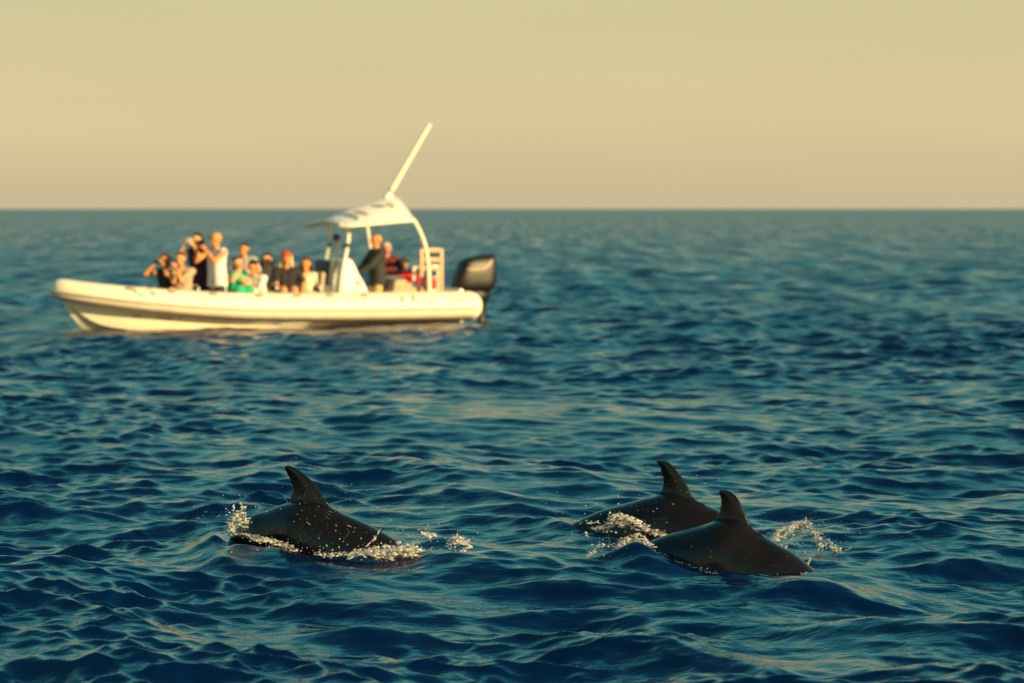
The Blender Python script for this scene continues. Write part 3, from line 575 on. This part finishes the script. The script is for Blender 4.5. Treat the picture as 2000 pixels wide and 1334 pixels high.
bm = new(); box(bm, (-4.22, 0, .48), (.36, .34, .34), .04); obj('mount_bracket', bm, M['rubber'], motor, sharp=40)
for sg in (-1, 1):                                            # raised matt tan chevron on each cheek of the cowling
    bm = new(); rows = []
    zz = [c[0] for c in cz]
    def cheek(x, z):                                          # half width of the cowling at x, z
        xa, xb, hw = (np.interp(z, zz, [c[q] for c in cz]) for q in (1, 2, 3)); tilt = .10 * (z - .62); f = min(.995, abs(x - (xa + xb) / 2) / (abs(xa - xb) / 2)); return hw * math.sqrt(math.sqrt(1 - f ** (2 / .42)))
    for x, z, h in ((-4.36, 1.11, .012), (-4.45, 1.11, .03), (-4.58, 1.11, .035), (-4.70, 1.12, .04), (-4.80, 1.16, .05), (-4.90, 1.23, .05), (-4.98, 1.30, .035)):
        y0, y1 = cheek(x, z - h), cheek(x, z + h); rows.append([V((x, sg * (y0 + .012), z - h)), V((x, sg * (y1 + .012), z + h)), V((x, sg * (y1 - .04), z + h)), V((x, sg * (y0 - .04), z - h))])
    loft(bm, rows); bmesh.ops.recalc_face_normals(bm, faces=bm.faces); obj('tan_chevron', bm, M['chevron_tan'], motor, sharp=40)
bm = new()
for k in range(3):
    a = 2.094 * k; box(bm, (-5.03, .11 * math.cos(a), -.56 + .11 * math.sin(a)), (.025, .17, .10), .008, Matrix.Rotation(a, 3, 'X') @ Matrix.Rotation(.5, 3, 'Y'))
tube(bm, [(-4.95, 0, -.56), (-5.12, 0, -.56)], .04, 10); obj('propeller', bm, M['black'], motor)

# ------------------------------------------------------------------ loose things aboard
def w2(v): return BM @ V(v)
bm = new()
for k, (sx_, sz_) in enumerate(((.62, .13), (.54, .11), (.44, .10), (.30, .09))):
    box(bm, (random.uniform(-.03, .03), random.uniform(-.03, .03), .065 + k * .085), (sx_, .62 - .06 * k, sz_), .045, rot_z(random.uniform(-.15, .15)))
me = fuse(bm, .015, 4, .5); cov = mobj('folded_cover', me, M['tan']); cov.matrix_world = BM @ Matrix.Translation((loc(778, 560, .45).x, .45, .56)); tag(cov, 'folded tan canvas heap beside the tan-trousered skipper', 'canvas cover')
bm = new(); ball(bm, (0, 0, 0), .14, 2, (.95, .6, 1.1)); ball(bm, (-.06, 0, -.07), .10, 2, (1, .7, .8)); ball(bm, (.05, .02, .10), .07, 2); capsule(bm, (-.05, 0, .12), .014, (.04, 0, .17), .014)
me = fuse(bm, .01, 2, .5); rb = mobj('red_bag', me, M['red']); rb.matrix_world = BM @ Matrix.Translation((loc(838, 548, .70).x, .72, .86)); tag(rb, 'small red bag hung low on the cream stern rack', 'bag')

# ------------------------------------------------------------------ people
def ik(a, t, l1, l2, hint):
    d = t - a; D = min(d.length, (l1 + l2) * .985); d.normalize(); c = (l1 * l1 - l2 * l2 + D * D) / (2 * D); h = math.sqrt(max(0, l1 * l1 - c * c))
    hn = hint - d * hint.dot(d); hn.normalize(); return a + d * c + hn * h, a + d * D
def cap_list(lst, grow=0):
    bm = new()
    for p0, r0, p1, r1 in lst: capsule(bm, p0, r0 + grow, p1, r1 + grow)
    return bm
def person(label, u, v, yb, face, skin_c, top_c, low_c, sleeve='short', low='short', hair=None, hair_style='short', stand=False,
           lean=(0, 0), hl=None, hr=None, head_tilt=(0, 0), k=1.0, fem=False, group='passengers aboard the tour boat'):
    """face: degrees the person is turned from looking at the camera, + to the picture's right. hands in the person's frame (right, forward, up) from the head centre."""
    hd = onboat(u, v, yb); k *= 1.20; ph_ = math.radians(face); F = V((math.sin(ph_), -math.cos(ph_), 0)); Rt = F.cross(UP)
    deck = .20; tl = (UP + F * lean[0] + Rt * lean[1]).normalized()
    neck = hd - (UP * 1 + F * (lean[0] * .3 + .12) + Rt * lean[1] * .5).normalized() * .155 * k
    hip = neck - tl * .53 * k
    if stand: hip.z = max(hip.z, deck + .70)
    if not stand and hip.z < deck + .30: hip.z = deck + .30
    T = (neck - hip) / .53
    chest, waist = hip + T * .36, hip + T * .18
    sw, hw = (.165 if fem else .19) * k, .092 * k
    B = []
    def add(p0, r0, p1, r1): B.append((p0, r0 * k, p1, r1 * k))
    tor = []
    def addt(p0, r0, p1, r1): add(p0, r0, p1, r1); tor.append(B[-1])
    for s in (-1, 1):
        addt(hip + Rt * s * .06, .112, waist + Rt * s * .045, .098); addt(waist + Rt * s * .045, .098, chest + Rt * s * .07, .112)
        addt(chest + Rt * s * .07, .112, neck - T * .06 + Rt * s * (sw - .03), .058)
        if fem: addt(chest + Rt * s * .075 + F * .075, .055, chest + Rt * s * .07 + F * .03, .07)
    addt(neck - T * .05 - Rt * (sw - .04), .055, neck - T * .05 + Rt * (sw - .04), .055)
    add(neck - T * .03, .062, hd - UP * .06 * k, .054)
    hu = (UP + F * head_tilt[0] + Rt * head_tilt[1]).normalized(); hf = (F - hu * F.dot(hu)).normalized()
    add(hd + hu * .025 - hf * .018, .094, hd + hu * .015 + hf * .012, .088); add(hd + hu * .0 + hf * .01, .08, hd - hu * .075 + hf * .045, .045)
    add(hd + hf * .085 + hu * .01, .010, hd + hf * .112 - hu * .022, .015); add(hd + hf * .09 - hu * .055, .018, hd + hf * .085 - hu * .075, .022)
    for s in (-1, 1): add(hd + Rt * s * .088 - hu * .015, .015, hd + Rt * s * .094 + hu * .022 - hf * .012, .018)
    arms = {}
    for s, tgt in ((-1, hl), (1, hr)):
        sh = neck - T * .055 + Rt * s * sw
        if tgt is None: wt = sh + Rt * s * .10 - UP * .48 * k + F * .12
        else: wt = hd + (Rt * tgt[0] + F * tgt[1] + UP * tgt[2]) * k
        el, wr = ik(sh, wt, .285 * k, .25 * k, (Rt * s * .7 - UP * 1.0 - F * .25)); arms[s] = (sh, el, wr)
        add(sh, .052, el, .040); add(el, .041, wr, .028)
        d = (wr - el).normalized(); pn = (Rt * -s); pn = (pn - d * pn.dot(d)).normalized(); lat = d.cross(pn)
        if lat.dot(UP) < 0: lat = -lat
        add(wr, .027, wr + d * .045 + lat * .014, .024); add(wr, .027, wr + d * .045 - lat * .014, .024)
        for q, ln_ in ((.032, .070), (.011, .080), (-.011, .075), (-.031, .060)):
            b0 = wr + d * .055 * k + lat * q * k; b1 = b0 + (d * .85 + pn * .5) * ln_ * .5 * k; add(b0, .0115, b1, .0105); add(b1, .0105, b1 + (d * .35 + pn * .9) * ln_ * .5 * k, .009)
        b0 = wr + d * .02 * k + lat * .025 * k; b1 = b0 + (lat * .7 + d * .6 + pn * .3) * .045 * k; add(b0, .014, b1, .012); add(b1, .012, b1 + (d * .8 + pn * .4) * .035 * k, .010)
    legs = {}
    for s in (-1, 1):
        h = hip + Rt * s * hw
        if stand: ft = V((h.x, h.y, deck + .075)) + Rt * s * .05 + F * .03
        else: ft = V((h.x, h.y, deck + .075)) + F * .42 * k + Rt * s * .03
        ll = (h - ft).length * .508 if stand else None
        kn, an = ik(h, ft, ll or .43 * k, ll or .41 * k, F * 1.0 + UP * .4); legs[s] = (h, kn, an); add(h, .088, kn, .056); add(kn, .056, an, .038)
        add(an - UP * .02, .036, an + F * .15 - UP * .045, .028)
    bm = cap_list(B); me = fuse(bm, .0085, 2, .4); o = mobj('person', me, skin(skin_c)); tag(o, label, 'person', group)
    # eyes and mouth
    for s in (-1, 1):
        bm = new(); ball(bm, hd + hf * .094 * k + Rt * s * .034 * k + hu * .012 * k, .011 * k, 2); obj('eye', bm, M['eye'], o)
    bm = new(); capsule(bm, hd + hf * .103 * k - hu * .048 * k - Rt * .02, .007, hd + hf * .103 * k - hu * .048 * k + Rt * .02, .007, 8); obj('mouth', bm, M['lip'], o)
    # garments
    g = list(tor) + [(hip + Rt * s * .065 * k - UP * .03, .118 * k, waist + Rt * s * .05 * k, .108 * k) for s in (-1, 1)]
    if sleeve in ('short', 'long'):
        for s in (-1, 1):
            sh, el, wr = arms[s]; g.append((sh, .052 * k, sh.lerp(el, .62 if sleeve == 'short' else 1), .05 * k))
            if sleeve == 'long': g.append((el, .046 * k, wr.lerp(el, .08), .036 * k))
    else: g = [c for c in g]
    if low == 'dress': top_name = 'dress'
    else: top_name = {'none': 'tank_top', 'short': 'shirt', 'long': 'jacket'}[sleeve]
    if low in ('dress',):
        for s in (-1, 1): g.append((legs[s][0], .11 * k, legs[s][1], .10 * k))
        g.append((legs[-1][0].lerp(legs[-1][1], .7), .09, legs[1][0].lerp(legs[1][1], .7), .09))
    mobj(top_name, fuse(cap_list(g, .018 if sleeve != 'long' else .03), .012, 2, .5), cloth(top_c), o)
    if low != 'dress':
        g = [(hip - Rt * .06, .112 * k, hip + Rt * .06, .112 * k), (hip - Rt * .05, .105 * k, waist - Rt * .03, .095 * k), (hip + Rt * .05, .105 * k, waist + Rt * .03, .095 * k)]
        for s in (-1, 1):
            h, kn, an = legs[s]; g.append((h, .092 * k, h.lerp(kn, .8 if low == 'short' else 1), .068 * k))
            if low == 'long': g.append((kn, .06 * k, kn.lerp(an, .92), .05 * k))
        mobj({'short': 'shorts', 'long': 'trousers'}[low], fuse(cap_list(g, .011 if sleeve != 'long' else .009), .012, 2, .5), cloth(low_c), o)
    if hair_style != 'bald':
        g = [(hd + hu * .045 - hf * .03, .092 * k, hd + hu * .045 - hf * .01, .088 * k), (hd - hf * .05 + hu * .02, .085 * k, hd - hf * .05 - hu * .03, .075 * k)]
        if hair_style in ('long', 'scarf'):
            for s in (-1, 1): g.append((hd + (Rt * s * .082 - hf * .035 + hu * .03) * k, .034 * k, hd + (Rt * s * .105 - hf * .03 - hu * .15) * k, .030 * k))
            g.append((hd - hf * .07, .07 * k, hd - hf * .085 - hu * .22, .05 * k))
        if hair_style == 'bun': g.append((hd - hf * .11 + hu * .07, .045 * k, hd - hf * .12 + hu * .08, .04 * k))
        if hair_style == 'tail': g += [(hd - hf * .10 + hu * .02, .04 * k, hd - hf * .13 - hu * .10, .035 * k), (hd - hf * .13 - hu * .10, .035 * k, hd - hf * .10 - hu * .25, .02 * k)]
        mobj('hair', fuse(cap_list(g), .009, 1, .5), cloth(hair, ('hair', hair)), o)
    if hair_style == 'scarf':
        g = [(hd + hu * .05 - hf * .02, .100 * k, hd + hu * .055 + hf * .0, .096 * k)]; mobj('headscarf', fuse(cap_list(g), .009, 1, .5), cloth((.45, .06, .02)), o)
    o['_hd'] = tuple(hd); return o, hd, F, Rt, arms
SK1, SK2, SK3, SKP = (.66, .31, .13), (.62, .26, .085), (.70, .36, .17), (.66, .24, .17)
WHITE, BLACK, HAIRD, HAIRB = (.80, .78, .72), (.018, .018, .018), (.016, .011, .008), (.06, .028, .014)
def photo_camera(hd, F, Rt, off, c, label, big=True):
    R3 = Matrix((Rt, F, UP)).transposed(); bm = new(); box(bm, (0, 0, 0), (.13, .05, .085), .012); box(bm, (0, 0, .05), (.05, .05, .03), .008); o = bpy.data.objects.new('camera_held', None); COL.objects.link(o)
    o.matrix_world = Matrix.Translation(hd + Rt * off[0] + F * off[1] + UP * off[2]) @ R3.to_4x4(); tag(o, label, 'camera')
    obj('camera_body', bm, c, o, sharp=40); bm = new(); tube(bm, [(0, .02, 0), (0, .13 if big else .06, 0)], .036, 14); obj('lens', bm, M['rubber'], o, sharp=40)
p = person('woman in black sleeveless top nearest the bow, hands raised to her face with a camera', 322, 508, -.05, -28, SK2, BLACK, (.02, .022, .03), 'none', 'long', HAIRB, 'tail', lean=(.12, 0), hl=(-.07, .17, -.05), hr=(.08, .17, -.05), fem=True, k=.97)
photo_camera(p[1], p[2], p[3], (0, .17, -.02), M['grey'], 'camera held up by the woman nearest the bow')
person('brown-haired passenger in beige shirt leaning on a raised forearm', 352, 506, .35, -12, SK1, (.50, .36, .24), (.60, .42, .28), 'short', 'short', HAIRB, 'short', lean=(.18, .05), hl=(.02, .16, -.13), hr=(-.05, .17, -.16))
p = person('standing woman in dark plum top with both arms up holding a white phone', 384, 468, -.15, -25, SK3, (.045, .015, .025), (.03, .02, .03), 'none', 'long', HAIRD, 'long', True, lean=(.08, 0), hl=(-.08, .22, -.10), hr=(.10, .24, -.10), fem=True)
R3 = Matrix((p[3], p[2], UP)).transposed(); bm = new(); box(bm, (0, 0, 0), (.16, .012, .085), .005); o = obj('phone', bm, M['white'], None, sharp=40); o.matrix_world = Matrix.Translation(p[1] + p[3] * .01 + p[2] * .27 + UP * -.01) @ R3.to_4x4(); tag(o, 'white phone held up by the woman in the plum top', 'phone')
p = person('tall bald man standing in a white tank top and dark shorts', 421, 467, .40, -42, SK2, WHITE, (.03, .028, .025), 'none', 'short', None, 'bald', True, lean=(.03, 0), hl=(-.08, .30, -.16), hr=(.10, .30, -.17), k=1.04)
photo_camera(p[1], p[2], p[3], (0, .29, -.15), M['grey'], 'grey camera held out by the bald man in the tank top')
person('dark-haired man in pale checked shirt behind the woman in the green dress', 476, 487, -.35, -18, SK2, (.52, .50, .46), (.1, .1, .12), 'short', 'long', HAIRD, 'short', True, lean=(.05, 0), k=.94)
person('woman in green dress with hair tied up, one arm across her chest', 464, 514, .28, 28, SK3, (.01, .42, .24), (.01, .4, .24), 'none', 'dress', HAIRB, 'bun', lean=(.10, 0), hl=(.02, .22, -.25), hr=(.05, .24, -.10), fem=True, k=.95)
person('dark-haired man in white T-shirt hunched over with forearms crossed', 494, 521, .42, -30, SK2, WHITE, (.78, .75, .70), 'short', 'short', HAIRD, 'short', lean=(.34, 0), hl=(.06, .16, -.34), hr=(-.06, .18, -.35), head_tilt=(.35, 0))
person('woman with long dark hair and cream cover-up between two seated men', 521, 507, -.28, -8, SK3, (.72, .60, .48), (.2, .2, .22), 'short', 'short', HAIRD, 'long', lean=(.05, 0), fem=True)
person('red-headscarfed passenger in black T-shirt and white shorts', 559, 505, .34, 10, SK2, BLACK, (.78, .74, .66), 'short', 'short', (.70, .50, .26), 'scarf', lean=(.02, .02), hl=(-.22, .10, -.66), hr=(.10, .30, -.66))
person('passenger in loose cream top seated nearest the console', 597, 516, .30, -10, SK2, (.78, .70, .50), (.5, .3, .25), 'short', 'short', HAIRB, 'long', lean=(-.02, -.06), fem=True)
person('skipper in dark jacket and tan trousers standing at the console', 734, 470, .22, -62, SK2, (.028, .032, .034), (.62, .40, .16), 'long', 'long', None, 'bald', True, lean=(.02, 0), hl=(-.12, .42, -.60), hr=(.12, .36, -.62), k=1.0, group='people around the helm')
person('flushed passenger in dark red top standing behind the skipper', 755, 486, -.40, 12, SKP, (.13, .012, .014), (.02, .02, .022), 'short', 'long', (.62, .50, .40), 'short', True, lean=(.02, 0), k=.93, group='people around the helm')
person('passenger in bright red vest seated alone beside the stern rack', 790, 514, -.15, 8, (.40, .24, .15), (.55, .012, .016), (.10, .01, .012), 'short', 'long', (.10, .09, .085), 'short', lean=(.04, 0), k=.9, group='people around the helm')
for o in list(bpy.data.objects):
    if '_hd' in o: del o['_hd']
